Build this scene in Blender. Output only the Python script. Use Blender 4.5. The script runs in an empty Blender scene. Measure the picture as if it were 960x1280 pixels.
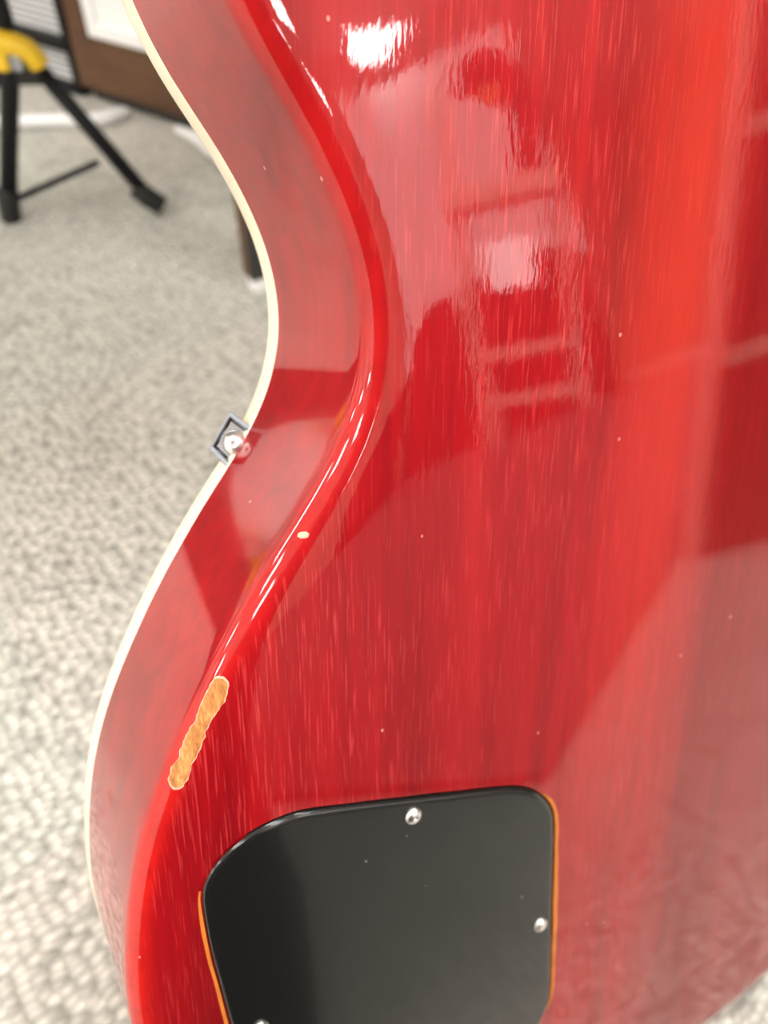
import bpy, bmesh, math, random
import numpy as np
from mathutils import Matrix, Vector
random.seed(7)
C = bpy.context.scene.collection
sc = bpy.context.scene

# ------------------------------------------------------------------ camera, world, exposure
CAM_H = 0.3680
PITCH = math.radians(45)
cam_d = bpy.data.cameras.new('camera'); cam = bpy.data.objects.new('camera', cam_d); C.objects.link(cam)
cam.location = (0, 0, CAM_H); cam.rotation_euler = (math.radians(90) - PITCH, 0, 0)
cam_d.sensor_fit = 'VERTICAL'; cam_d.sensor_height = 36.0; cam_d.sensor_width = 27.0
cam_d.lens = 969.4 / 1280 * 36.0
cam_d.clip_start = 0.01; cam_d.clip_end = 60
cam_d.dof.use_dof = True; cam_d.dof.focus_distance = 0.143; cam_d.dof.aperture_fstop = 13.0
sc.camera = cam
w = bpy.data.worlds.new('world'); sc.world = w; w.use_nodes = True
w.node_tree.nodes['Background'].inputs[0].default_value = (0.9, 0.95, 1.0, 1)
w.node_tree.nodes['Background'].inputs[1].default_value = 0.3
sc.view_settings.view_transform = 'Standard'; sc.view_settings.look = 'None'
sc.view_settings.exposure = 0.0; sc.view_settings.gamma = 1.0
LAMP = 32.0                                        # strength of the ceiling panels

# ------------------------------------------------------------------ helpers
def link(o, parent=None):
    C.objects.link(o)
    if parent: o.parent = parent
    return o
def obj(name, bm, mat, parent=None, smooth=False, loc=None, rot=None):
    me = bpy.data.meshes.new(name); bm.normal_update(); bm.to_mesh(me); bm.free()
    for m in (mat if isinstance(mat, (list, tuple)) else [mat]): me.materials.append(m)
    if smooth:
        for p in me.polygons: p.use_smooth = True
    o = bpy.data.objects.new(name, me); link(o, parent)
    if loc is not None: o.location = loc
    if rot is not None: o.rotation_euler = rot
    return o
def tag(o, label, cat, group=None):
    o['label'] = label; o['category'] = cat
    if group: o['group'] = group
    return o
def thing(name, label, cat, loc=(0, 0, 0), rotz=0, group=None):
    o = bpy.data.objects.new(name, None); C.objects.link(o); o.empty_display_size = .05
    o.location = loc; o.rotation_euler = (0, 0, rotz)
    return tag(o, label, cat, group)
def struct(o): o['kind'] = 'structure'; return o
def box(bm, x0, x1, y0, y1, z0, z1, bevel=0, M=None):
    r = bmesh.ops.create_cube(bm, size=1)
    for v in r['verts']:
        v.co = Vector(((v.co.x + .5) * (x1 - x0) + x0, (v.co.y + .5) * (y1 - y0) + y0, (v.co.z + .5) * (z1 - z0) + z0))
    vs = r['verts']
    if bevel:
        es = list({e for v in vs for e in v.link_edges})
        rr = bmesh.ops.bevel(bm, geom=es, offset=bevel, segments=2, affect='EDGES', profile=.6)
        vs = list({v for f in rr['faces'] for v in f.verts} | {v for v in vs if v.is_valid})
    if M is not None:
        for v in vs: v.co = M @ v.co
    return bm
def nbox(*a, **k): return box(bmesh.new(), *a, **k)
def tube(bm, pts, r, seg=12, cap=True):
    pts = [Vector(p) for p in pts]; rs = r if isinstance(r, (list, tuple)) else [r] * len(pts)
    rings = []; up = None
    for i, p in enumerate(pts):
        t = (pts[min(i + 1, len(pts) - 1)] - pts[max(i - 1, 0)]).normalized()
        if up is None: up = Vector((0, 0, 1)) if abs(t.z) < .9 else Vector((1, 0, 0))
        a = t.cross(up).normalized(); b = a.cross(t).normalized(); up = b
        rings.append([bm.verts.new(p + (a * math.cos(2 * math.pi * k / seg) + b * math.sin(2 * math.pi * k / seg)) * rs[i]) for k in range(seg)])
    for A, B in zip(rings, rings[1:]):
        for k in range(seg): bm.faces.new((A[k], A[(k + 1) % seg], B[(k + 1) % seg], B[k]))
    if cap: bm.faces.new(rings[0][::-1]); bm.faces.new(rings[-1])
    bmesh.ops.recalc_face_normals(bm, faces=bm.faces[:])
    return bm
def lathe(bm, prof, seg=24, M=None):
    rings = []
    for r, z in prof:
        if r < 1e-7: rings.append([bm.verts.new((0, 0, z))])
        else: rings.append([bm.verts.new((r * math.cos(2 * math.pi * k / seg), r * math.sin(2 * math.pi * k / seg), z)) for k in range(seg)])
    for A, B in zip(rings, rings[1:]):
        for k in range(seg):
            a0, a1 = A[k % len(A)], A[(k + 1) % len(A)]; b0, b1 = B[k % len(B)], B[(k + 1) % len(B)]
            q = []
            for v in (a0, a1, b1, b0):
                if v not in q: q.append(v)
            if len(q) > 2: bm.faces.new(q)
    if len(rings[0]) > 1: bm.faces.new(rings[0][::-1])
    if len(rings[-1]) > 1: bm.faces.new(rings[-1])
    bmesh.ops.recalc_face_normals(bm, faces=bm.faces[:])
    if M is not None:
        for v in bm.verts: v.co = M @ v.co
    return bm
def prism(bm, poly, z0, z1, bevel=0):
    A = [bm.verts.new((x, y, z0)) for x, y in poly]; B = [bm.verts.new((x, y, z1)) for x, y in poly]
    n = len(poly); bm.faces.new(A[::-1]); top = bm.faces.new(B)
    for k in range(n): bm.faces.new((A[k], A[(k + 1) % n], B[(k + 1) % n], B[k]))
    bmesh.ops.recalc_face_normals(bm, faces=bm.faces[:])
    return bm
def catmull(P, n=8, closed=False):
    P = [np.array(p, float) for p in P]; N = len(P); out = []
    g = (lambda i: P[i % N]) if closed else (lambda i: P[min(max(i, 0), N - 1)])
    for i in range(N if closed else N - 1):
        p0, p1, p2, p3 = g(i - 1), g(i), g(i + 1), g(i + 2)
        for k in range(n):
            t = k / n
            out.append(.5 * (2 * p1 + (p2 - p0) * t + (2 * p0 - 5 * p1 + 4 * p2 - p3) * t * t + (3 * p1 - p0 - 3 * p2 + p3) * t ** 3))
    if not closed: out.append(P[-1])
    return np.array(out)

# ------------------------------------------------------------------ materials
class NT:
    def __init__(s, name):
        s.m = bpy.data.materials.new(name); s.m.use_nodes = True; s.t = s.m.node_tree
        s.b = s.t.nodes['Principled BSDF']
    def n(s, typ, **kw):
        x = s.t.nodes.new(typ)
        for k, v in kw.items():
            if k.startswith('i_'): x.inputs[k[2:].replace('_', ' ')].default_value = v
            else: setattr(x, k, v)
        return x
    def l(s, a, b): s.t.links.new(a, b)
    def set(s, **kw):
        for k, v in kw.items(): s.b.inputs[k.replace('_', ' ')].default_value = v
        return s
    def math(s, op, a, b=None, clamp=False):
        x = s.n('ShaderNodeMath', operation=op, use_clamp=clamp)
        for i, v in enumerate((a, b)):
            if v is None: continue
            if isinstance(v, (int, float)): x.inputs[i].default_value = v
            else: s.l(v, x.inputs[i])
        return x.outputs[0]
    def coord(s, scale=(1, 1, 1), rot=(0, 0, 0), kind='Object'):
        c = s.n('ShaderNodeTexCoord'); m = s.n('ShaderNodeMapping')
        m.inputs['Scale'].default_value = scale; m.inputs['Rotation'].default_value = rot
        s.l(c.outputs[kind], m.inputs['Vector']); return m.outputs[0]
    def noise(s, vec, scale=1, detail=2, rough=.5):
        x = s.n('ShaderNodeTexNoise'); x.inputs['Scale'].default_value = scale
        x.inputs['Detail'].default_value = detail; x.inputs['Roughness'].default_value = rough
        s.l(vec, x.inputs['Vector']); return x.outputs['Fac']
    def ramp(s, fac, stops, interp='LINEAR'):
        r = s.n('ShaderNodeValToRGB'); r.color_ramp.interpolation = interp
        e = r.color_ramp.elements
        while len(e) < len(stops): e.new(.5)
        for k, (p, c) in enumerate(stops):
            e[k].position = p; e[k].color = (*c, 1) if len(c) == 3 else c
        s.l(fac, r.inputs[0]); return r.outputs[0]
    def mix(s, fac, a, b, mode='MIX'):
        x = s.n('ShaderNodeMix', data_type='RGBA', blend_type=mode)
        for i, v in ((0, fac), (6, a), (7, b)):
            if isinstance(v, (int, float)): x.inputs[i].default_value = v
            elif isinstance(v, tuple): x.inputs[i].default_value = (*v, 1)
            else: s.l(v, x.inputs[i])
        return x.outputs[2]
    def bump(s, h, strength, dist, inp='Normal'):
        x = s.n('ShaderNodeBump'); x.inputs['Strength'].default_value = strength; x.inputs['Distance'].default_value = dist
        s.l(h, x.inputs['Height']); s.l(x.outputs[0], s.b.inputs[inp]); return x.outputs[0]
def plain(name, col, rough=.5, metal=0, noise=0.06, nscale=60, **kw):
    t = NT(name); v = t.coord()
    f = t.noise(v, nscale, 3)
    c = t.ramp(f, [(.3, tuple(max(0, x * (1 - noise)) for x in col)), (.7, tuple(min(1, x * (1 + noise)) for x in col))])
    t.l(c, t.b.inputs['Base Color']); t.set(Roughness=rough, Metallic=metal, **kw); return t.m
def emit(name, col, strength):
    t = NT(name); t.set(Base_Color=(*col, 1), Emission_Color=(*col, 1), Emission_Strength=strength); return t.m

def mat_carpet(name, tile=True):
    t = NT(name); v = t.coord()
    info = t.n('ShaderNodeObjectInfo')
    # rows of short loops, slightly wandering
    wob = t.n('ShaderNodeTexNoise'); wob.inputs['Scale'].default_value = 22; t.l(v, wob.inputs['Vector'])
    add = t.n('ShaderNodeVectorMath', operation='MULTIPLY_ADD'); t.l(wob.outputs['Color'], add.inputs[0])
    add.inputs[1].default_value = (.006, .006, 0); t.l(v, add.inputs[2])
    mp = t.n('ShaderNodeMapping'); mp.inputs['Scale'].default_value = (150, 235, 1); t.l(add.outputs[0], mp.inputs['Vector'])
    vo = t.n('ShaderNodeTexVoronoi', voronoi_dimensions='2D'); vo.inputs['Scale'].default_value = 1; vo.inputs['Randomness'].default_value = .62
    t.l(mp.outputs[0], vo.inputs['Vector'])
    loop = t.ramp(vo.outputs['Distance'], [(.10, (1, 1, 1)), (.42, (.5, .5, .5)), (.72, (.0, .0, .0))])
    sep = t.n('ShaderNodeSeparateColor'); t.l(vo.outputs['Color'], sep.inputs[0])
    yarn = t.ramp(sep.outputs[0], [(0, (.36, .36, .335)), (.2, (.62, .61, .57)), (.6, (.78, .765, .71)), (1, (.93, .915, .86))])
    big = t.noise(v, 14, 4, .6)
    col = t.mix(t.math('MULTIPLY', t.math('SUBTRACT', 1.0, loop), .80), yarn, (.24, .24, .22))
    col = t.mix(.24, col, t.ramp(big, [(.3, (.56, .55, .51)), (.7, (.86, .835, .775))]))
    tint = t.ramp(info.outputs['Random'], [(0, (.92, .945, .92)), (1, (1.0, .96, .935))])
    col = t.mix(1.0, col, tint, 'MULTIPLY')
    t.l(col, t.b.inputs['Base Color']); t.set(Roughness=.95, Specular_IOR_Level=.1)
    t.bump(loop, .9, .002)
    return t.m
M_carpet = mat_carpet('loop_carpet')

RED, RED_D, RED_L = (.50, .010, .013), (.27, .004, .008), (.72, .035, .035)
def mat_guitar():
    t = NT('red_lacquered_mahogany')
    v = t.coord()
    # broad figure, long along the neck
    broad = t.noise(t.coord((55, 3.0, 30), (0, 0, .08)), 1, 4, .6)
    fine = t.noise(t.coord((420, 16, 300), (0, 0, .11)), 1, 3, .55)
    pore = t.noise(t.coord((2300, 75, 900), (0, 0, .13)), 1, 2, .5)
    col = t.ramp(broad, [(.28, (.19, .0015, .004)), (.5, (.35, .003, .007)), (.74, (.44, .007, .011))])
    col = t.mix(t.math('MULTIPLY', t.ramp(fine, [(.40, (0, 0, 0)), (.72, (1, 1, 1))]), .45), col, (.19, .002, .005))
    ob = t.n('ShaderNodeAttribute', attribute_name='on_back').outputs['Fac']
    pm = t.math('MULTIPLY', t.ramp(pore, [(.565, (0, 0, 0)), (.66, (1, 1, 1))]), ob)
    patch = t.ramp(t.noise(t.coord((18, 9, 9)), 1, 2), [(.32, (.15, .15, .15)), (.62, (1, 1, 1))])
    col = t.mix(t.math('MULTIPLY', t.math('MULTIPLY', pm, patch), .48), col, (.68, .055, .055))
    # centre strip of the back is a little more orange
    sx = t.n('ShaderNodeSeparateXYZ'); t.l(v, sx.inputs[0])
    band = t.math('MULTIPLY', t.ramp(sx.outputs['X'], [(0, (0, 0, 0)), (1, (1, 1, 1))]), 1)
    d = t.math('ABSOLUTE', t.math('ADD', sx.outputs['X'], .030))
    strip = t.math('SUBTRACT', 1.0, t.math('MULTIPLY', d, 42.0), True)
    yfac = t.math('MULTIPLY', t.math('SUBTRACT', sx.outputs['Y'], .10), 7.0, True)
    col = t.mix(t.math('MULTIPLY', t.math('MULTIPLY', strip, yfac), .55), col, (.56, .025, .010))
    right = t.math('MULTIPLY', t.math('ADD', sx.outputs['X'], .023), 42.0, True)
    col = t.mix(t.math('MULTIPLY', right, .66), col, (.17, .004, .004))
    # the rubbed round-over shows thinner, brighter stain
    at = t.n('ShaderNodeAttribute', attribute_name='edge_rub')
    rub = t.math('MULTIPLY', at.outputs['Fac'], t.ramp(t.noise(t.coord((220, 220, 220)), 1, 3), [(.25, (.5, .5, .5)), (.6, (1, 1, 1))]))
    col = t.mix(rub, col, (.60, .010, .005))
    # dust and tiny nicks in the lacquer
    vo = t.n('ShaderNodeTexVoronoi'); vo.inputs['Scale'].default_value = 115
    t.l(t.coord((1, .75, 1)), vo.inputs['Vector'])
    sp = t.n('ShaderNodeSeparateColor'); t.l(vo.outputs['Color'], sp.inputs[0])
    speck = t.math('MULTIPLY', t.math('LESS_THAN', vo.outputs['Distance'], .038), t.math('GREATER_THAN', sp.outputs[0], .45))
    col = t.mix(t.math('MULTIPLY', speck, .55), col, (.90, .42, .36))
    vo2 = t.n('ShaderNodeTexVoronoi'); vo2.inputs['Scale'].default_value = 70
    t.l(t.coord((1, 1, 1), (0, 0, .7)), vo2.inputs['Vector'])
    sp2 = t.n('ShaderNodeSeparateColor'); t.l(vo2.outputs['Color'], sp2.inputs[0])
    pit = t.math('MULTIPLY', t.math('LESS_THAN', vo2.outputs['Distance'], .022), t.math('GREATER_THAN', sp2.outputs[1], .62))
    col = t.mix(t.math('MULTIPLY', pit, .85), col, (.07, .002, .004))
    t.l(col, t.b.inputs['Base Color'])
    t.set(Roughness=.5, Specular_IOR_Level=.08, Coat_Weight=1.0, Coat_Roughness=.025, Coat_IOR=1.52)
    # grain telegraphing through the lacquer
    hb = t.noise(t.coord((900, 260, 200)), 1, 2, .5)
    b = t.n('ShaderNodeBump'); b.inputs['Strength'].default_value = .035; b.inputs['Distance'].default_value = .0004
    hb = t.math('MULTIPLY', hb, ob)
    t.l(hb, b.inputs['Height']); t.l(b.outputs[0], t.b.inputs['Coat Normal'])
    return t.m
M_red = mat_guitar()
M_rout = plain('raw_orange_rout', (.70, .21, .025), .5, nscale=200, noise=.12)
M_bind = plain('cream_binding', (.96, .87, .66), .35, nscale=40, noise=.03, Coat_Weight=.6, Coat_Roughness=.1)
def mat_bare():
    t = NT('bare_chipped_wood'); v = t.coord((900, 260, 500), (0, 0, -.45))
    f = t.noise(v, 1, 4, .65); g = t.noise(t.coord((260, 260, 260)), 1, 3)
    c = t.ramp(f, [(.3, (.30, .10, .025)), (.5, (.52, .21, .055)), (.72, (.74, .40, .15))])
    t.l(c, t.b.inputs['Base Color']); t.set(Roughness=.6, Specular_IOR_Level=.35)
    t.bump(t.math('ADD', f, g), .8, .0006); return t.m
M_bare = mat_bare()
M_rim = plain('chipped_lacquer_rim', (.85, .45, .30), .4, nscale=400, noise=.2)
def mat_cover():
    t = NT('black_plastic_cover'); v = t.coord()
    vo = t.n('ShaderNodeTexVoronoi'); vo.inputs['Scale'].default_value = 190; t.l(v, vo.inputs['Vector'])
    sp = t.n('ShaderNodeSeparateColor'); t.l(vo.outputs['Color'], sp.inputs[0])
    sk = t.math('MULTIPLY', t.math('LESS_THAN', vo.outputs['Distance'], .07), t.math('GREATER_THAN', sp.outputs[0], .80))
    c = t.mix(t.math('MULTIPLY', sk, .5), (.010, .010, .010), (.30, .30, .31))
    t.l(c, t.b.inputs['Base Color']); t.set(Roughness=.16, Specular_IOR_Level=.42, Coat_Weight=.3, Coat_Roughness=.06)
    return t.m
M_cover = mat_cover()
M_chrome = plain('chrome', (.80, .81, .83), .12, 1, noise=.02)
M_nickel = plain('bright_screw', (.90, .90, .88), .33, 1, noise=.05, nscale=700)
M_dchrome = plain('dark_chrome', (.30, .30, .32), .16, 1, noise=.02)
M_steel = plain('grey_steel_rim', (.24, .26, .29), .36, 1, noise=.08, nscale=900)
M_black = plain('black_powder_coat', (.007, .007, .008), .5, Specular_IOR_Level=.2)
M_rubber = plain('black_rubber', (.010, .010, .010), .75)
M_yellow = plain('yellow_plastic', (.80, .52, .02), .45)
M_grey = plain('grey_plastic', (.30, .32, .34), .5)
M_white = plain('white_paint', (.94, .955, .955), .45, noise=.02)
M_whitep = plain('white_plastic', (.95, .96, .97), .4, noise=.02)
M_kick_shade = plain('dark_kick_and_shade', (.03, .03, .03), .8)
def mat_wood(name, a, b, c, rot=0.0, rough=.45, sc_=(9, 90, 90)):
    t = NT(name); v = t.coord(sc_, (0, 0, rot)); f = t.noise(v, 1, 6, .62)
    g = t.noise(t.coord((3, 14, 14)), 1, 3)
    col = t.ramp(f, [(.28, a), (.5, b), (.75, c)]); col = t.mix(.35, col, t.ramp(g, [(.35, a), (.65, c)]))
    t.l(col, t.b.inputs['Base Color']); t.set(Roughness=rough); t.bump(f, .15, .001); return t.m
M_wood = mat_wood('brown_walnut', (.055, .022, .008), (.10, .041, .014), (.17, .078, .028))
M_pine = mat_wood('pale_beech', (.72, .60, .50), (.80, .70, .60), (.88, .78, .68))
M_darkwood = mat_wood('dark_stained_wood', (.03, .010, .008), (.05, .018, .012), (.08, .03, .02))
M_maple = mat_wood('maple_cap', (.45, .16, .05), (.6, .25, .08), (.7, .34, .12), sc_=(60, 9, 60))
M_rose = mat_wood('rosewood', (.04, .02, .012), (.07, .032, .02), (.11, .05, .03), sc_=(120, 12, 60))
M_wall = plain('wall_paint', (.78, .74, .68), .85, noise=.02, nscale=4)
M_tan = plain('tan_wall_paint', (.90, .64, .50), .8, noise=.04, nscale=4)
M_ceil = plain('ceiling_paint', (.84, .83, .80), .9, noise=.02, nscale=4)
M_cloth = plain('black_cordura', (.012, .012, .014), .8, nscale=500, noise=.3)
M_grill = plain('dark_grille_cloth', (.02, .018, .016), .85, nscale=500, noise=.4)
M_lamp = emit('lamp_diffuser', (1.0, .98, .945), LAMP)
M_glow = emit('glow_panel', (1, .97, .96), 1.5)  # glow of an added panel, for the pale haze mirrored in the lacquer
M_cardglow = emit('glow_card', (1, .98, .98), 4.0)  # plain card made to glow so its mirror image reads bright
M_dimming = plain('dark_dimming_mat', (.13, .125, .12), .9, nscale=200, noise=.3)  # added dark sheet that dims the floor mirrored in the lacquer
M_leaf = plain('orange_shade', (.75, .25, .06), .5)

# ------------------------------------------------------------------ room (turned 39 degrees to the camera, as the carpet tiles show)
TA = math.radians(39.0)
E1 = Vector((math.cos(TA), math.sin(TA), 0)); E2 = Vector((-math.sin(TA), math.cos(TA), 0))
P0, P1, Q0, Q1, H = -5.0, 7.5, -8.5, 3.2, 3.0
RM = Matrix.Rotation(TA, 4, 'Z')
def room(bm):
    bm.transform(RM); return bm
struct(obj('floor', room(nbox(P0 - .2, P1 + .2, Q0 - .2, Q1 + .2, -.20, -.004)), M_carpet))
struct(obj('ceiling', room(nbox(P0 - .2, P1 + .2, Q0 - .2, Q1 + .2, H, H + .2)), M_ceil))
struct(obj('wall_back', room(nbox(P0 - .2, P1 + .2, Q1, Q1 + .2, -.004, H)), M_wall))
struct(obj('wall_front', room(nbox(P0 - .2, P1 + .2, Q0 - .2, Q0, -.004, H)), M_tan))
struct(obj('wall_left', room(nbox(P0 - .2, P0, Q0, Q1, -.004, H)), M_wall))
struct(obj('wall_right', room(nbox(P1, P1 + .2, Q0, Q1, -.004, H)), M_tan))
# carpet tiles around the guitar: each a slab, quarter-turned against its neighbours
T = 0.335
corner = Vector((-.2105, .529, 0))
ck1, ck2 = corner.dot(E1), corner.dot(E2)
tb = nbox(-T / 2 + .0001, T / 2 - .0001, -T / 2 + .0001, T / 2 - .0001, -.004, 0)
tile_me = bpy.data.meshes.new('carpet_tile'); tb.to_mesh(tile_me); tb.free(); tile_me.materials.append(M_carpet)
floor = bpy.data.objects['floor']
rowturn = {-1: 0, 0: 1, 1: 0}
for j in range(-5, 5):
    for i in range(-4, 8):
        a = ck1 + (i + .5) * T + (.5 * T if j % 2 else 0); b = ck2 + (j + .5) * T
        p = E1 * a + E2 * b
        if not (-1.5 < p.x < 1.9 and -.75 < p.y < 1.9): continue
        o = bpy.data.objects.new('carpet_tile', tile_me); link(o, floor)
        turn = {(0, -1): 1, (0, 0): 1, (-1, 0): 0, (-1, -1): 0}.get((i, j), random.randint(0, 1))
        if j == -1: turn = 0 if i % 2 else 0
        if j == -2: turn = 0
        o.location = p; o.rotation_euler = (0, 0, TA + turn * math.pi / 2 + (math.radians(-58) if j == -1 else 0) * 0)
# ceiling panels
k = 0
for pi in np.arange(2.77 - 1.8 * 4, P1 - .4, 1.8):
    for qi in np.arange(-5.23 - 1.8, Q1 - .4, 1.8):
        if pi < P0 + .4 or qi < Q0 + .4: continue
        p = E1 * pi + E2 * qi
        az_, el_ = math.degrees(math.atan2(p.x, p.y - .15)), math.degrees(math.atan2(H - .3, math.hypot(p.x, p.y - .15)))
        if abs(pi - 2.77) + abs(qi + 5.23) > .1 and 84 < az_ < 126 and el_ < 32: continue      # that end of the shop has one panel only
        t = thing('ceiling_panel', 'square white recessed ceiling light panel seen only as reflections in the red lacquer', 'ceiling light', (p.x, p.y, H - .02), TA, 'ceiling light panels')
        obj('diffuser', nbox(-.27, .27, -.27, .27, -.004, .019), M_lamp, t)
        fb = bmesh.new()
        for s in (-1, 1):
            box(fb, -.30, .30, s * .285 - .015, s * .285 + .015, -.006, .0195); box(fb, s * .285 - .015, s * .285 + .015, -.27, .27, -.006, .0195)
        obj('frame', fb, M_whitep, t)

# ------------------------------------------------------------------ the guitar
# fitted pose: camera position (mm) and rotation in guitar space (x across the back, y to the neck, z out of the back)
cx = (-176.990, 280.0936, 123.0723); rx, ry, rz = -0.3339817, -0.5216698, 0.000697
Rg = Matrix.Rotation(rz, 3, 'Z') @ Matrix.Rotation(ry, 3, 'Y') @ Matrix.Rotation(rx, 3, 'X')
CW = Matrix.Rotation(math.radians(90) - PITCH, 3, 'X')
G = CW @ Rg.transposed()
org = Vector((0, 0, CAM_H)) - G @ (Vector(cx) / 1000)
guitar = thing('electric_guitar', 'glossy cherry red electric guitar seen from behind, cream binding and black rear cover', 'electric guitar')
guitar.matrix_world = Matrix.Translation(org) @ G.to_4x4()

seen = [(-135.2, 322.6), (-130.9, 313.6), (-127.4, 307.9), (-124.0, 303.3), (-118.2, 294.8), (-112.2, 283.0), (-109.6, 274.4), (-108.45, 266.2), (-108.7, 260.5), (-109.5, 256.2),
        (-111.8, 248.8), (-114.8, 243.1), (-117.7, 238.5), (-121.4, 233.2), (-124.2, 229.7), (-127.8, 225.2), (-131.5, 220.2), (-140.1, 207.6), (-145.3, 198.9),
        (-151.0, 188.3), (-155.6, 178.4), (-159.5, 166.9), (-161.9, 156.2), (-163.3, 146.6), (-164.0, 138.4), (-164.3, 129.8)]
inch = 25.4
low = [(-6.42, 4.55), (-6.27, 3.75), (-5.58, 2.25), (-4.3, .92), (-2.5, .14), (0, 0), (2.5, .14), (4.3, .92), (5.6, 2.25), (6.3, 3.75), (6.5, 5.1), (6.3, 6.5), (5.75, 7.7), (5.0, 8.8), (4.5, 9.7),
       (4.4, 10.5), (4.6, 11.6), (5.1, 12.8), (5.6, 13.9), (5.65, 14.8), (5.2, 15.9), (4.2, 16.8), (2.6, 17.2), (1.1, 17.3), (-.9, 17.3), (-1.05, 16.2), (-1.2, 14.7), (-1.9, 13.75),
       (-2.9, 13.6), (-3.6, 14.1), (-4.2, 14.7), (-4.9, 14.6), (-5.35, 13.9), (-5.45, 13.2)]
ctrl = seen + [(a * inch, b * inch) for a, b in low]
dense = catmull(ctrl, 14, True)
def resample(P, n):
    P = np.vstack([P, P[:1]]); s = np.r_[0, np.cumsum(np.linalg.norm(np.diff(P, axis=0), axis=1))]
    u = np.linspace(0, s[-1], n, endpoint=False)
    return np.c_[np.interp(u, s, P[:, 0]), np.interp(u, s, P[:, 1])]
def smooth(P, it):
    for _ in range(it): P = .25 * np.roll(P, 1, 0) + .5 * P + .25 * np.roll(P, -1, 0)
    return P
NO = 900
OUT = smooth(resample(dense, NO), 24)
tg = np.roll(OUT, -1, 0) - np.roll(OUT, 1, 0); tg /= np.linalg.norm(tg, axis=1)[:, None]
NIN = np.c_[-tg[:, 1], tg[:, 0]]                      # counter-clockwise outline: inward normal
NIN = smooth(NIN, 6); NIN /= np.linalg.norm(NIN, axis=1)[:, None]
def at(d, z): return np.c_[OUT + NIN * d, np.full(NO, z)] / 1000.0
ZS, ZB = -42.88, -48.91                                # side / binding boundary, binding / top boundary
RR = 4.6
prof = [(20, 0, 0), (14, 0, 0), (11.5, -.03, 0), (9.5, -.09, .05), (8, -.17, .0), (6.6, -.28, .0)]
for k in range(10):
    a = math.radians(8 + 82 * k / 9); prof.append((RR + .9 - (RR + .9) * math.sin(a), -.40 - RR * math.cos(math.radians(8)) + RR * math.cos(a), (.1, .35, .7, 1, 1, 1, 1, .95, .6, .2)[k]))
prof += [(0, -8, 0), (0, -16, 0), (0, -25, 0), (0, -34, 0), (0, ZS, 0)]
# control cover outline (guitar space, mm)
cov = [(-148.2, 155.1), (-148.1, 158.4), (-146.6, 161.6), (-143.7, 164.6), (-139.4, 167.0), (-134.3, 168.5), (-128.1, 168.7), (-121.7, 167.3), (-112.2, 164.7), (-99.2, 160.9), (-84.2, 156.5), (-72.2, 153.0),
       (-65.4, 150.2), (-59.9, 146.1), (-56.3, 141.3), (-54.4, 135.3), (-53.2, 120.1), (-51.8, 99.6), (-50.0, 74.3), (-50.0, 67.1), (-51.9, 62.4), (-54.6, 58.6), (-60.0, 55.6), (-68, 54.8), (-80, 56.2), (-100, 60.5), (-120, 66.5), (-131, 72.5), (-137.5, 80.5),
       (-140.8, 92), (-143.0, 108), (-144.6, 119.4), (-146.2, 132.3), (-147.6, 144.1)]
COV = smooth(resample(catmull(cov, 8, True), 220), 3)
if np.sum(COV[:, 0] * np.roll(COV[:, 1], -1) - np.roll(COV[:, 0], -1) * COV[:, 1]) < 0: COV = COV[::-1]
tc = np.roll(COV, -1, 0) - np.roll(COV, 1, 0); tc /= np.linalg.norm(tc, axis=1)[:, None]
CIN = np.c_[-tc[:, 1], tc[:, 0]]
rng = np.random.default_rng(3)
gap = smooth(rng.normal(0, 1, 220)[:, None], 10)[:, 0]
gap = .42 + .15 * gap / np.abs(gap).max()
gx = np.clip((COV[:, 0] + 60) / 6, 0, 1) * np.clip((COV[:, 1] - 60) / 20, 0, 1); gl = np.clip((-132 - COV[:, 0]) / 8, 0, 1) * np.clip((162 - COV[:, 1]) / 10, 0, 1)
gap = gap + .35 * gx - .12 * gl
ROUT = COV - CIN * gap[:, None]
bm = bmesh.new(); lay = bm.verts.layers.float.new('edge_rub'); lay2 = bm.verts.layers.float.new('on_back')
rings = []
# the rub is strong on the waist-to-horn edge and along the lower bout
yy = OUT[:, 1]
for d, z, e in prof:
    co = at(d, z); ring = []
    for k in range(NO):
        v = bm.verts.new(co[k]); v[lay2] = 1.0 if d > 3 else 0.0; v[lay] = e * (.35 + .6 * float(np.clip((215 - OUT[k, 1]) / 60, 0, 1) if OUT[k, 0] < 0 else .5)); ring.append(v)
    rings.append(ring)
for A, B in zip(rings, rings[1:]):
    for k in range(NO):
        f = bm.faces.new((A[k], B[k], B[(k + 1) % NO], A[(k + 1) % NO])); f.smooth = True
RIMW = .10 + (1.0 + .35 * smooth(rng.normal(0, 1, 220)[:, None], 6)[:, 0]) * np.maximum(1.15 * gx, 0.75 * gl)
RIM = ROUT - CIN * RIMW[:, None]
inner = [bm.verts.new((x / 1000, y / 1000, 0)) for x, y in ROUT]
hole = [bm.verts.new((x / 1000, y / 1000, 0)) for x, y in RIM]
for v in inner + hole: v[lay2] = 1.0
for k in range(220):
    bm.faces.new((hole[k], hole[(k + 1) % 220], inner[(k + 1) % 220], inner[k]))
ro = [bm.verts.new((x / 1000, y / 1000, .00006)) for x, y in RIM]; ri = [bm.verts.new((x / 1000, y / 1000, .00006)) for x, y in ROUT]
for k in range(220):
    if RIMW[k] > .3: f = bm.faces.new((ro[k], ro[(k + 1) % 220], ri[(k + 1) % 220], ri[k])); f.material_index = 1
e1 = [bm.edges.get((rings[0][k], rings[0][(k + 1) % NO])) for k in range(NO)]
e2 = [bm.edges.get((hole[k], hole[(k + 1) % 220])) for k in range(220)]
r = bmesh.ops.triangle_fill(bm, edges=e1 + e2, use_dissolve=False, use_beauty=True)
fl = [g for g in r['geom'] if isinstance(g, bmesh.types.BMFace)]
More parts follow.
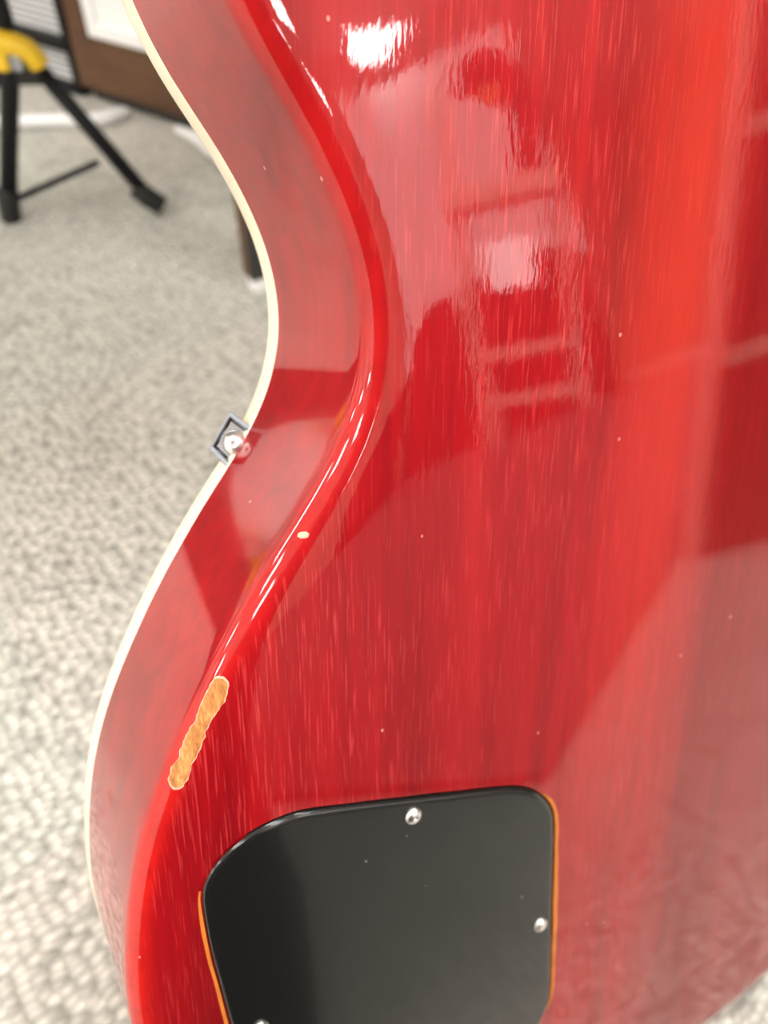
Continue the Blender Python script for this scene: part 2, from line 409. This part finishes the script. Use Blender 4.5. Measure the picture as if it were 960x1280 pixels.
for f in fl:
    f.smooth = False
    f.normal_update()
    if f.normal.z < 0: f.normal_flip()
# rout wall and floor
hole2 = [bm.verts.new((x / 1000, y / 1000, 0)) for x, y in ROUT]
lowr = [bm.verts.new((x / 1000, y / 1000, -.0030)) for x, y in ROUT]
for k in range(220):
    f = bm.faces.new((hole2[k], hole2[(k + 1) % 220], lowr[(k + 1) % 220], lowr[k])); f.material_index = 1
f = bm.faces.new(lowr); f.material_index = 1
bm.normal_update()
if f.normal.z < 0: f.normal_flip()
body = obj('body', bm, [M_red, M_rout], guitar)
# binding, proud by a hair, and the carved top behind it
bb = bmesh.new(); rb = []
for d, z in ((.3, ZS + .02), (-.10, ZS), (-.16, ZS - .5), (-.16, ZB + .7), (.0, ZB), (1.6, ZB - .02), (1.6, ZB + .4)):
    rb.append([bb.verts.new(c) for c in at(d, z)])
for A, B in zip(rb, rb[1:]):
    for k in range(NO): bb.faces.new((A[k], B[k], B[(k + 1) % NO], A[(k + 1) % NO]))
obj('binding', bb, M_bind, guitar, True)
tb_ = bmesh.new(); rt = []
for d, z in ((1.6, ZB + 1.0), (1.6, ZB), (9, ZB + .4), (16, ZB - 2.0), (21, ZB - 4.4)):
    P = smooth(at(d, z), 0); rt.append([tb_.verts.new(c) for c in P])
for A, B in zip(rt, rt[1:]):
    for k in range(NO): tb_.faces.new((A[k], B[k], B[(k + 1) % NO], A[(k + 1) % NO]))
f = tb_.faces.new(rt[-1]); bmesh.ops.triangulate(tb_, faces=[f])
obj('carved_top', tb_, M_maple, guitar)
# neck, fretboard, headstock, tuners (above the frame)
nb = bmesh.new(); rr_ = []
for y, wd in ((.400, .029), (.44, .0285), (.60, .0265), (.78, .0235), (.87, .0215)):
    ring = []
    for k in range(13):
        a = math.pi * k / 12; ring.append(nb.verts.new((wd * math.cos(a), y, -.0540 + .0200 * math.sin(a))))
    rr_.append(ring)
for A, B in zip(rr_, rr_[1:]):
    for k in range(12): nb.faces.new((A[k], A[k + 1], B[k + 1], B[k]))
    nb.faces.new((A[0], B[0], B[-1], A[-1]))
nb.faces.new(rr_[0]); nb.faces.new(rr_[-1]); bmesh.ops.recalc_face_normals(nb, faces=nb.faces[:])
obj('neck', nb, M_red, guitar, True)
fb = bmesh.new(); prism(fb, [(-.0285, .33), (.0285, .33), (.0215, .868), (-.0215, .868)], -.0600, -.0541)
obj('fretboard', fb, M_rose, guitar)
hb = bmesh.new(); prism(hb, [(-.0215, .868), (.0215, .868), (.026, .90), (.040, .925), (.043, 1.02), (.030, 1.055), (.012, 1.048), (0, 1.056), (-.012, 1.048), (-.030, 1.055), (-.043, 1.02), (-.040, .925), (-.026, .90)], -.0555, -.0405)
obj('headstock', hb, M_red, guitar)
for s in (-1, 1):
    for k in range(3):
        m = bmesh.new(); M = Matrix.Translation((s * .052, .945 + k * .035, -.047))
        box(m, -.006, .006, -.004, .004, -.006, .006, .0015, M); box(m, -.014 if s > 0 else .004, -.004 if s > 0 else .014, -.0015, .0015, -.0015, .0015, 0, M)
        obj('tuner', m, M_chrome, guitar)
# control cover
def ringz(P, off, z): return [(x, y, z) for x, y in (P + CIN * off) / 1000.0]
cb = bmesh.new(); rc = []
for off, z in ((.0, -.0029), (.0, -.0004), (.12, .0001), (.45, .0005), (1.0, .00072), (1.6, .00075)):
    rc.append([cb.verts.new(p) for p in ringz(COV, off, z)])
for A, B in zip(rc, rc[1:]):
    for k in range(220):
        f = cb.faces.new((A[k], A[(k + 1) % 220], B[(k + 1) % 220], B[k])); f.smooth = True
f = cb.faces.new(rc[-1]); cb.faces.new(rc[0][::-1])
cover = obj('control_cover', cb, M_cover, guitar)
def screw_bm(r, dome):
    b = bmesh.new()
    lathe(b, [(0, -.0005), (r, -.0005), (r, dome * .25), (r * .86, dome * .62), (r * .55, dome * .92), (r * .30, dome), (r * .22, dome), (r * .10, dome * .55), (0, dome * .5)], 28)
    for a in (.5, .5 + math.pi / 2):
        pass
    return b
def slots(r, dome, ang):
    b = bmesh.new()
    for a in (ang, ang + math.pi / 2): box(b, -r * .58, r * .58, -r * .09, r * .09, dome * .80, dome * 1.02, 0, Matrix.Rotation(a, 4, 'Z'))
    return b
for (sx, sy), a in (((-99.0, 156.4), .6), ((-56.6, 101.4), .2), ((-138.4, 115.0), 1.0), ((-66, 60.5), .3)):
    o = obj('screw', screw_bm(.0021, .0013), M_nickel, cover, True, (sx / 1000, sy / 1000, .00078))
# pickguard bracket: a small chrome tray on the edge, with its screw
btt = Vector((-.495, -.869, 0)); bnr = Vector((-.869, .495, 0)); ba = math.radians(30)
bnm = bnr * math.sin(ba) + Vector((0, 0, math.cos(ba))); bv = bnr * math.cos(ba) - Vector((0, 0, math.sin(ba)))
BM = Matrix((btt, bv, bnm)).transposed().to_4x4(); BM.translation = Vector((-118.0, 244.8, -45)) / 1000
if BM.to_3x3().determinant() < 0: BM = BM @ Matrix.Diagonal((1, 1, 1, 1))
quad = [(1.95, 1.80), (3.23, -4.42), (14.13, -3.21), (11.84, 2.68)]
cen = np.mean(quad, axis=0)
def inset(k): return [tuple((np.array(q) - cen) * k + cen) for q in quad]
br = bmesh.new()
R0 = [[br.verts.new((x / 1000, y / 1000, z / 1000)) for x, y in inset(q)] for q, z in ((.97, -1.8), (1, -.30), (.97, -.02), (.90, 0), (.80, -.04), (.76, -.35), (.66, -1.3), (.62, -1.35))]
for ai, (A, B) in enumerate(zip(R0, R0[1:])):
    for k in range(4):
        f = br.faces.new((A[k], A[(k + 1) % 4], B[(k + 1) % 4], B[k])); f.material_index = 1 if ai < 5 else 0
br.faces.new(R0[-1]); br.faces.new(R0[0][::-1]); bmesh.ops.recalc_face_normals(br, faces=br.faces[:])
brk = obj('pickguard_bracket', br, [M_dchrome, M_steel], guitar); brk.matrix_local = BM; brk['label'] = 'small chrome bracket on the binding'
obj('screw', screw_bm(.0030, .0024), M_nickel, brk, True, (.0082, -.0022, -.0012))
# chip in the lacquer along the rounded edge: bare orange wood with a pale broken rim
prof_np = np.array([(d, z) for d, z, e in prof])
arc = np.r_[0, np.cumsum(np.linalg.norm(np.diff(prof_np, axis=0), axis=1))]
arc0 = np.interp(1, [0, 1], [0, 0])
def on_edge(k, u, lift):                                # k: outline index (float), u: arc length from the flat (mm)
    d = np.interp(u, arc, prof_np[:, 0]); z = np.interp(u, arc, prof_np[:, 1])
    d2 = np.interp(u + .3, arc, prof_np[:, 0]); z2 = np.interp(u + .3, arc, prof_np[:, 1])
    d1 = np.interp(u - .3, arc, prof_np[:, 0]); z1 = np.interp(u - .3, arc, prof_np[:, 1])
    td, tz = d2 - d1, z2 - z1; L = math.hypot(td, tz); nd, nz = tz / L, -td / L      # outward
    i = int(k) % NO; fr = k - int(k); o = OUT[i] * (1 - fr) + OUT[(i + 1) % NO] * fr; n = NIN[i]
    p = o + n * (d + nd * lift)
    return (p[0] / 1000, p[1] / 1000, (z + nz * lift) / 1000)
def idx_at(y): 
    c = np.where((OUT[:, 0] < 0) & (OUT[:, 1] > 130) & (OUT[:, 1] < 270))[0]
    return float(c[np.argmin(np.abs(OUT[c, 1] - y))])
uc = float(np.interp(.5, [0, 1], [arc[9], arc[12]])) - 1.0     # middle of the round-over
def patch(k0, k1, n, m, wfun, cfun, lift, jag):
    b = bmesh.new(); g = []
    for i in range(n + 1):
        t = i / n; wv = wfun(t); cv = cfun(t); row = []
        for j in range(m + 1):
            s = j / m * 2 - 1
            u = uc + cv + s * wv
            edge = abs(s) > .99 or i in (0, n)
            lf = .02 if edge else lift + jag * random.uniform(-1, 1)
            row.append(b.verts.new(on_edge(k0 + (k1 - k0) * t, u, lf)))
        g.append(row)
    for i in range(n):
        for j in range(m): b.faces.new((g[i][j], g[i + 1][j], g[i + 1][j + 1], g[i][j + 1]))
    bmesh.ops.recalc_face_normals(b, faces=b.faces[:]); return b
ka, kb = idx_at(204.4), idx_at(184.0)
rs = np.random.default_rng(11); jl = smooth(rs.normal(0, 1, 61)[:, None], 2)[:, 0]; jr = smooth(rs.normal(0, 1, 61)[:, None], 2)[:, 0]
def wf(t): 
    e = min(1, t / .06, (1 - t) / .05); e = max(0, e) ** .5
    return max(.05, (1.55 + .30 * jl[int(t * 60)] + .25 * math.exp(-((t - .16) / .07) ** 2)) * e)
def cf(t): return .16 * jr[int(t * 60)] - .35 * math.exp(-((t - .18) / .08) ** 2)
ch = obj('bare_wood_chip', patch(ka, kb, 60, 10, wf, cf, .07, .03), M_bare, body, True); ch['label'] = 'bare orange wood where the lacquer chipped off'
rimo = obj('chip_rim', patch(ka - .25, kb + .25, 60, 4, lambda t: wf(t) + .14, cf, .035, 0), M_rim, body, True)
kn = idx_at(230.2)
obj('nick', patch(kn - .45, kn + .6, 8, 8, lambda t: .85 * math.sin(math.pi * min(max(t, .06), .94)) ** .6 + .05, lambda t: -.05 + .9 * t, .06, .05), M_rim, body, True)

# ------------------------------------------------------------------ table the neck leans on
tdir = Vector((.843, .538, 0)); wdir = Vector((-.538, .843, 0)); tang = math.atan2(.538, .843)
con = guitar.matrix_world @ Vector((0, .755, -.0602))
edge0 = con.dot(wdir) + .010
TZ = con.z + .012
tab = thing('wooden_table', 'brown wooden table behind the guitar, one board leg on a white foot', 'table', (0, 0, 0), tang)
fw = (Vector((-.1222, .6545, 0))).dot(wdir); ft = (Vector((-.1222, .6545, 0))).dot(tdir)
obj('tabletop', nbox(ft - .60, ft + .80, edge0 + .0, edge0 + .86, TZ - .03, TZ, .003), M_wood, tab)  # unseen top, enlarged to shade the far carpet
for a, b in ((ft, fw), (ft + .70, fw), (ft + .36, edge0 + .50)):
    lg = obj('leg', nbox(a, a + .075, b, b + .0165, .014, TZ - .03, .0015), M_wood, tab)
    obj('leg_shade', nbox(a, a + .075, b - .002, b - .0001, .014, TZ - .03), M_kick_shade, lg)  # dark sheet standing in for shade on the leg's front face
    obj('foot', nbox(a + .002, a + .073, b + .001, b + .0155, 0, .014, .002), M_whitep, lg)

# ------------------------------------------------------------------ black and yellow tripod stand
st = Vector((-.399, .806, 0)); ft2 = Vector((-.243, .826, 0))
stand = thing('tripod_stand', 'black tripod stand with a yellow collar on the carpet, left of the guitar', 'stand', st)
hub = Vector((0, 0, .150))
obj('shaft', tube(bmesh.new(), [(.002, .004, .018), (.040, .008, .13), (.052, .010, .17)], .0088, 16), M_black, stand, True)
obj('foot', tube(bmesh.new(), [(-.001, .004, 0), (.000, .004, .004), (.003, .004, .024), (.008, .005, .034)], [.0095, .0108, .0108, .0095], 16), M_rubber, stand, True)
up = tube(bmesh.new(), [(.050, .010, .165), (.054, .010, .185), (.056, .010, .62)], .0075, 16)
obj('upper_tube', up, M_black, stand, True)
r2 = ft2 - st
l2 = obj('leg', tube(bmesh.new(), [(.066, .016, .150), (r2.x * .97, r2.y, .012)], .0078, 14), M_black, stand, True)
obj('foot', tube(bmesh.new(), [(r2.x * .86, r2.y * .96, .030), (r2.x * .93, r2.y * .98, .020), (r2.x + .004, r2.y, .0082)], [.0095, .0112, .0100], 14), M_rubber, l2, True)
l3 = obj('leg', tube(bmesh.new(), [(.040, .012, .150), (-.13, .070, .012)], .0078, 14), M_black, stand, True)
obj('foot', tube(bmesh.new(), [(-.112, .064, .027), (-.134, .071, .0105)], [.0100, .0100], 14), M_rubber, l3, True)
obj('brace', tube(bmesh.new(), [(.008, .004, .022), (r2.x * .66, r2.y * .9, .056)], .0034, 10), M_black, stand, True)
obj('brace', tube(bmesh.new(), [(.006, .004, .022), (-.082, .050, .052)], .0034, 10), M_black, stand, True)
# yellow collar: an arch over the legs with a drop at its right end, black clamp under it
ya = catmull([(-.004, .004, .166), (.022, .003, .174), (.048, .003, .170), (.068, .006, .162), (.074, .010, .149)], 6)
yb = bmesh.new(); tube(yb, [tuple(p) for p in ya], [.0085] * 10 + [.0100] * (len(ya) - 10), 12)
col = obj('collar', yb, M_yellow, stand, True)
obj('collar_block', nbox(.022, .050, -.004, .012, .146, .172, .003), M_yellow, stand)
obj('clamp', nbox(.046, .074, .004, .018, .132, .158, .003), M_rubber, stand)
obj('clamp_plate', nbox(.052, .062, -.002, .006, .146, .164, .002), M_grey, stand)

# ------------------------------------------------------------------ wooden counter and louvred unit along the far wall line
U = Vector((.78563, -.6187, 0)); B2 = Vector((-.4318, 1.2109, 0)); ua = math.atan2(U.y, U.x)   # local x along the front, local y away from the camera
ctr = thing('wooden_counter', 'brown wooden counter with a white front panel above a wide plank rail', 'counter', B2, ua)
obj('plank_rail', nbox(.0, 0.45, 0, .022, .016, .083, .002), M_wood, ctr)
obj('stile', nbox(.006, .044, -.002, .022, .083, .60, .002), M_wood, ctr)
obj('stile', nbox(0.41, 0.45, -.002, .022, .083, .60, .002), M_wood, ctr)
dr = obj('white_panel', nbox(.044, 0.41, .006, .022, .083, .60), M_white, ctr)
pf = bmesh.new()
box(pf, .046, .066, .001, .0065, .085, .59, .001); box(pf, .066, 0.40, .001, .0065, .085, .102, .001)
obj('panel_frame', pf, M_whitep, dr)
obj('carcass', nbox(.0, 0.45, .022, .42, .016, .60), M_wood, ctr)
obj('kickplate', nbox(.012, 0.44, .012, .40, 0, .016), M_kick_shade, ctr)  # recessed kickplate, coloured near-black for the gap shadow under the rail
obj('countertop', nbox(-.01, 0.46, -.01, .43, .60, .625, .003), M_wood, ctr)
lou = thing('louvred_cabinet', 'white louvred cabinet in a black frame behind the tripod stand, left of wooden counter', 'cabinet', B2, ua)
lb = bmesh.new()
for z0, z1 in ((0, .011), (.054, .068), (.30, .315), (.56, .575)): box(lb, -.62, -.004, .0, .02, z0, z1, .001)
for x0 in (-.62, -.017): box(lb, x0 + .0, x0 + .012, .0, .02, .011, .56)
obj('frame', lb, M_black, lou)
obj('backing', nbox(-.615, -.006, .016, .26, .004, .57), M_grey, lou)
slat = nbox(-.608, -.017, -.0026, .0026, -.0009, .0009); slm = bpy.data.meshes.new('slat'); slat.transform(Matrix.Rotation(-.9, 4, 'X')); slat.to_mesh(slm); slat.free(); slm.materials.append(M_whitep)
z = .0150
while z < .297:
    if not .050 < z < .072:
        o = bpy.data.objects.new('slat', slm); link(o, lou); o.location = (0, .012, z)
    z += .0085

# ------------------------------------------------------------------ white cables on the carpet
c1 = catmull([(-.70, 1.105, .0087), (-.58, 1.083, .0087), (-.498, 1.085, .0087), (-.44, 1.091, .0087), (-.396, 1.091, .0087), (-.370, 1.102, .0087), (-.355, 1.122, .0078), (-.349, 1.132, .0062)], 6)
tag(obj('white_cable', tube(bmesh.new(), [tuple(p) for p in c1], [.0085] * (len(c1) - 8) + [.0084, .0082, .008, .0076, .0072, .0068, .0062, .0055], 12), M_whitep, None, True), 'white hose lying on the carpet behind the tripod stand, its end bending towards the counter', 'cable')
c2 = catmull([(-.270, 1.068, .006), (-.252, 1.046, .008), (-.231, 1.018, .0105), (-.206, .980, .012), (-.17, .93, .012), (-.11, .90, .012)], 6)
tag(obj('white_strap', tube(bmesh.new(), [tuple(p) for p in c2], [.0048 + .0070 * min(1, k / 18) for k in range(len(c2))], 12), M_whitep, None, True), 'tapered white tube end on the carpet beside the guitar edge, in front of the counter', 'cable')

# ------------------------------------------------------------------ what the lacquer mirrors: the shop behind and beside the camera
VN = Vector((.9397, -.3420, 0)); VL = Vector((-.3420, -.9397, 0)); VP0 = Vector((3.759, -1.218, 0))
def amp(loc, rz, wd=.72, hh=.95, label='', group='amplifiers along the right wall'):
    t = thing('amplifier', label, 'amplifier', loc, rz, group)
    obj('cabinet', nbox(-wd / 2, wd / 2, -.18, .18, .02, hh, .012), M_cloth, t)
    obj('grille', nbox(-wd / 2 + .04, wd / 2 - .04, -.19, -.178, .06, hh - .22, .003), M_grill, t)
    obj('control_strip', nbox(-wd / 2 + .04, wd / 2 - .04, -.188, -.178, hh - .17, hh - .08, .002), M_black, t)
    obj('handle', tube(bmesh.new(), [(-.1, 0, hh - .004), (-.085, 0, hh + .03), (.085, 0, hh + .03), (.1, 0, hh - .004)], .009, 8), M_rubber, t)
    for sx in (-1, 1):
        for sy in (-1, 1): obj('foot', nbox(sx * (wd / 2 - .06) - .02, sx * (wd / 2 - .06) + .02, sy * .13 - .02, sy * .13 + .02, 0, .022), M_rubber, t)
    return t
for az, d, hh, lb_ in ((110.0, 5.0, .95, 'black amplifier mirrored in the lacquer behind the leaning rack, right end of row'),
                       (119.5, 5.0, .95, 'tall black amplifier mirrored in the lacquer left of the leaning rack'), (129, 5.0, .85, 'black amplifier mirrored in the lacquer, left end of the row')):
    a = math.radians(az); amp((d * math.sin(a), .15 + d * math.cos(a), .008), -a, .74, hh, lb_)
LEAN = math.radians(12)
rk = thing('ladder_rack', 'pale wooden ladder rack leaning sideways with a white card, mirrored in the guitar back', 'rack')
X = VL * math.cos(LEAN) + Vector((0, 0, math.sin(LEAN))); Z = -VL * math.sin(LEAN) + Vector((0, 0, math.cos(LEAN))); Y = Z.cross(X)
Mr = Matrix((X, Y, Z)).transposed().to_4x4(); Mr.translation = VP0 + VL * .42 + Vector((0, 0, .014)); rk.matrix_world = Mr
obj('rail', nbox(-.035, .035, -.03, .03, 0, 1.80, .004), M_pine, rk)
obj('rail', nbox(-.53, -.47, -.03, .03, .125, 1.30, .004), M_pine, rk)
obj('shelf', nbox(-.53, .035, -.10, .08, 1.19, 1.30, .004), M_pine, rk)
for zz in (.44, .20): obj('rung', nbox(-.50, 0, -.025, .025, zz, zz + .06, .004), M_pine, rk)
obj('card', nbox(-.35, -.12, -.045, -.03, .78, 1.02), M_cardglow, rk)
sp_ = thing('rack_fill_spot', 'added ceiling spotlight, unseen, brightening the leaning rack', 'spotlight', (2.3, -.75, H))
tgt = (VP0 + Vector((0, 0, .9)) - Vector((2.3, -.75, H - .10))).normalized()
obj('added_spot_mount', nbox(-.04, .04, -.04, .04, -.03, -.001, .004), M_whitep, sp_)
obj('added_spot_can', tube(bmesh.new(), [tuple(Vector((0, 0, -.06)) - tgt * .05), tuple(Vector((0, 0, -.06)) + tgt * .05)], .035, 16, cap=False), M_whitep, sp_)
sl = bpy.data.lights.new('rack_fill', 'SPOT'); sl.energy = 420; sl.spot_size = math.radians(44); sl.spot_blend = .5; sl.shadow_soft_size = .03; sl.color = (1, .93, .86)  # fill light added to brighten the mirrored rack
so = bpy.data.objects.new('rack_fill', sl); link(so, sp_); so.location = Vector((0, 0, -.06)) + tgt * .06; so.rotation_euler = tgt.to_track_quat('-Z', 'Y').to_euler()
lampt = thing('desk_lamp', 'dark gooseneck lamp with orange shade on the leaning rack, mirrored in the lacquer', 'lamp', VP0)
P3 = lambda l, z: tuple(VL * l + Vector((0, 0, z)))
hk = catmull([P3(-.235, 1.215), P3(-.27, 1.32), P3(-.31, 1.48), P3(-.30, 1.66), P3(-.22, 1.77), P3(-.14, 1.76), P3(-.11, 1.68)], 6)
obj('gooseneck', tube(bmesh.new(), [tuple(p) for p in hk], .068, 10), M_cloth, lampt, True)
obj('shade', tube(bmesh.new(), [P3(-.15, 1.66), P3(-.24, 1.60)], [.03, .06], 12), M_leaf, lampt, True)
bd = thing('glow_board', 'big white glowing panel added behind the amplifiers, mirrored pink in the lacquer', 'board', VP0 + VN * 2.1, math.atan2(VL.y, VL.x))  # added glowing surface, unseen except as haze in the lacquer
obj('added_panel', nbox(-.55, 1.75, -.02, .02, 1.0, 2.75, .005), M_glow, bd)
for xx in (-.4, 1.6): obj('leg', nbox(xx - .03, xx + .03, -.05, -.02, 0, 1.4), M_grey, bd)  # legs of the added glowing panel
slp = thing('sloped_cabinet', 'dark sloping cabinet side with pale rails, mirrored at the right of the guitar back', 'cabinet', (.82, 0, 0))
pb = bmesh.new()
prism(pb, [(-.06, 0), (1.1, 0), (1.1, 1.15), (.452, 1.15)], 0, .35); pb.transform(Matrix(((0, 0, 1, 0), (1, 0, 0, 0), (0, 1, 0, 0), (0, 0, 0, 1)))); bmesh.ops.recalc_face_normals(pb, faces=pb.faces[:])
obj('side_panel', pb, M_darkwood, slp)
for zz in (.205, .415): obj('rail', nbox(-.012, -.0005, zz * .446 - .055, 1.09, zz, zz + .018), M_pine, slp)
tag(obj('dimming_mat', nbox(.34, 4.95, -3.9, -.09, 0, .008, .003), M_dimming), 'added dark mat on the carpet right of the guitar, dimming the mirrored floor', 'mat')
obj('edge_trim', tube(bmesh.new(), [(-.006, -.066, .004), (-.006, .448, 1.15)], .011, 8), M_pine, slp)
dark_block = thing('person_block', 'added black block in place of the person behind the camera, mirrored in the black cover', 'dark_block', (.10, -.42, 0), math.radians(-54))  # added dark shape where a person would darken the mirror image
obj('shell', nbox(-.28, .45, -.20, .20, 0, .52, .07), M_cloth, dark_block, True)
obj('added_block_bulge', nbox(-.10, .30, -.225, -.19, .08, .36, .012), M_cloth, dark_block, True)
obj('handle', tube(bmesh.new(), [(.02, 0, .515), (.04, 0, .55), (.14, 0, .55), (.16, 0, .515)], .010, 8), M_rubber, dark_block, True)  # loop on the added block
# low clutter to the left, drums and stool added to vary the waist reflections
bx_ = thing('pedal_case', 'low black pedal case lying left of the frame, mirrored in the guitar waist', 'case', (-1.30, 1.02, 0), math.radians(50))
obj('shell', nbox(-.75, .55, -.16, .16, 0, .13, .012), M_cloth, bx_)
obj('handle', nbox(-.08, .08, -.185, -.16, .06, .085, .006), M_rubber, bx_)
for px_, py_, rr, hh, mm, nm_, lb_ in ((-1.62, 1.44, .15, .34, M_white, 'added_white_drum', 'added white drum behind the pedal case, mirrored in the waist beside yellow bucket'), (-1.92, .84, .17, .30, M_white, 'added_white_drum', 'second added white drum left of the yellow bucket, mirrored in the waist'),
                                   (-1.70, 1.13, .09, .25, M_yellow, 'yellow_bucket', 'small yellow bucket between white drums, mirrored in the waist')):
    t = thing(nm_, lb_, 'drum' if 'drum' in nm_ else 'bucket', (px_, py_, 0))
    obj('shell', lathe(bmesh.new(), [(rr * .94, 0), (rr, .01), (rr, hh * .9)], 28), mm, t, True)
    obj('rim', lathe(bmesh.new(), [(rr * 1.05, hh * .9), (rr * 1.05, hh * .97), (rr * .98, hh), (0, hh)], 28), M_whitep if 'drum' in nm_ else M_yellow, t)
stl = thing('added_round_stool', 'added black round stool behind the drums, mirrored in the guitar waist', 'stool', (-2.25, 1.42, 0))
obj('added_stool_seat', lathe(bmesh.new(), [(.02, .44), (.17, .45), (.19, .48), (.17, .52), (0, .53)], 28), M_cloth, stl, True)
for k in range(3):
    a = k * 2.094; obj('leg', tube(bmesh.new(), [(.03 * math.cos(a), .03 * math.sin(a), .445), (.20 * math.cos(a), .20 * math.sin(a), .011)], .011, 10), M_chrome, stl, True)
for px_, py_ in ((-1.93, 1.86), (-2.75, .80)):
    amp((px_, py_, 0), math.radians(50), .6, .6, 'black amplifier mirrored in the guitar waist, ' + ('behind the stool' if py_ > 1.2 else 'left of the stool'), 'amplifiers at the left')
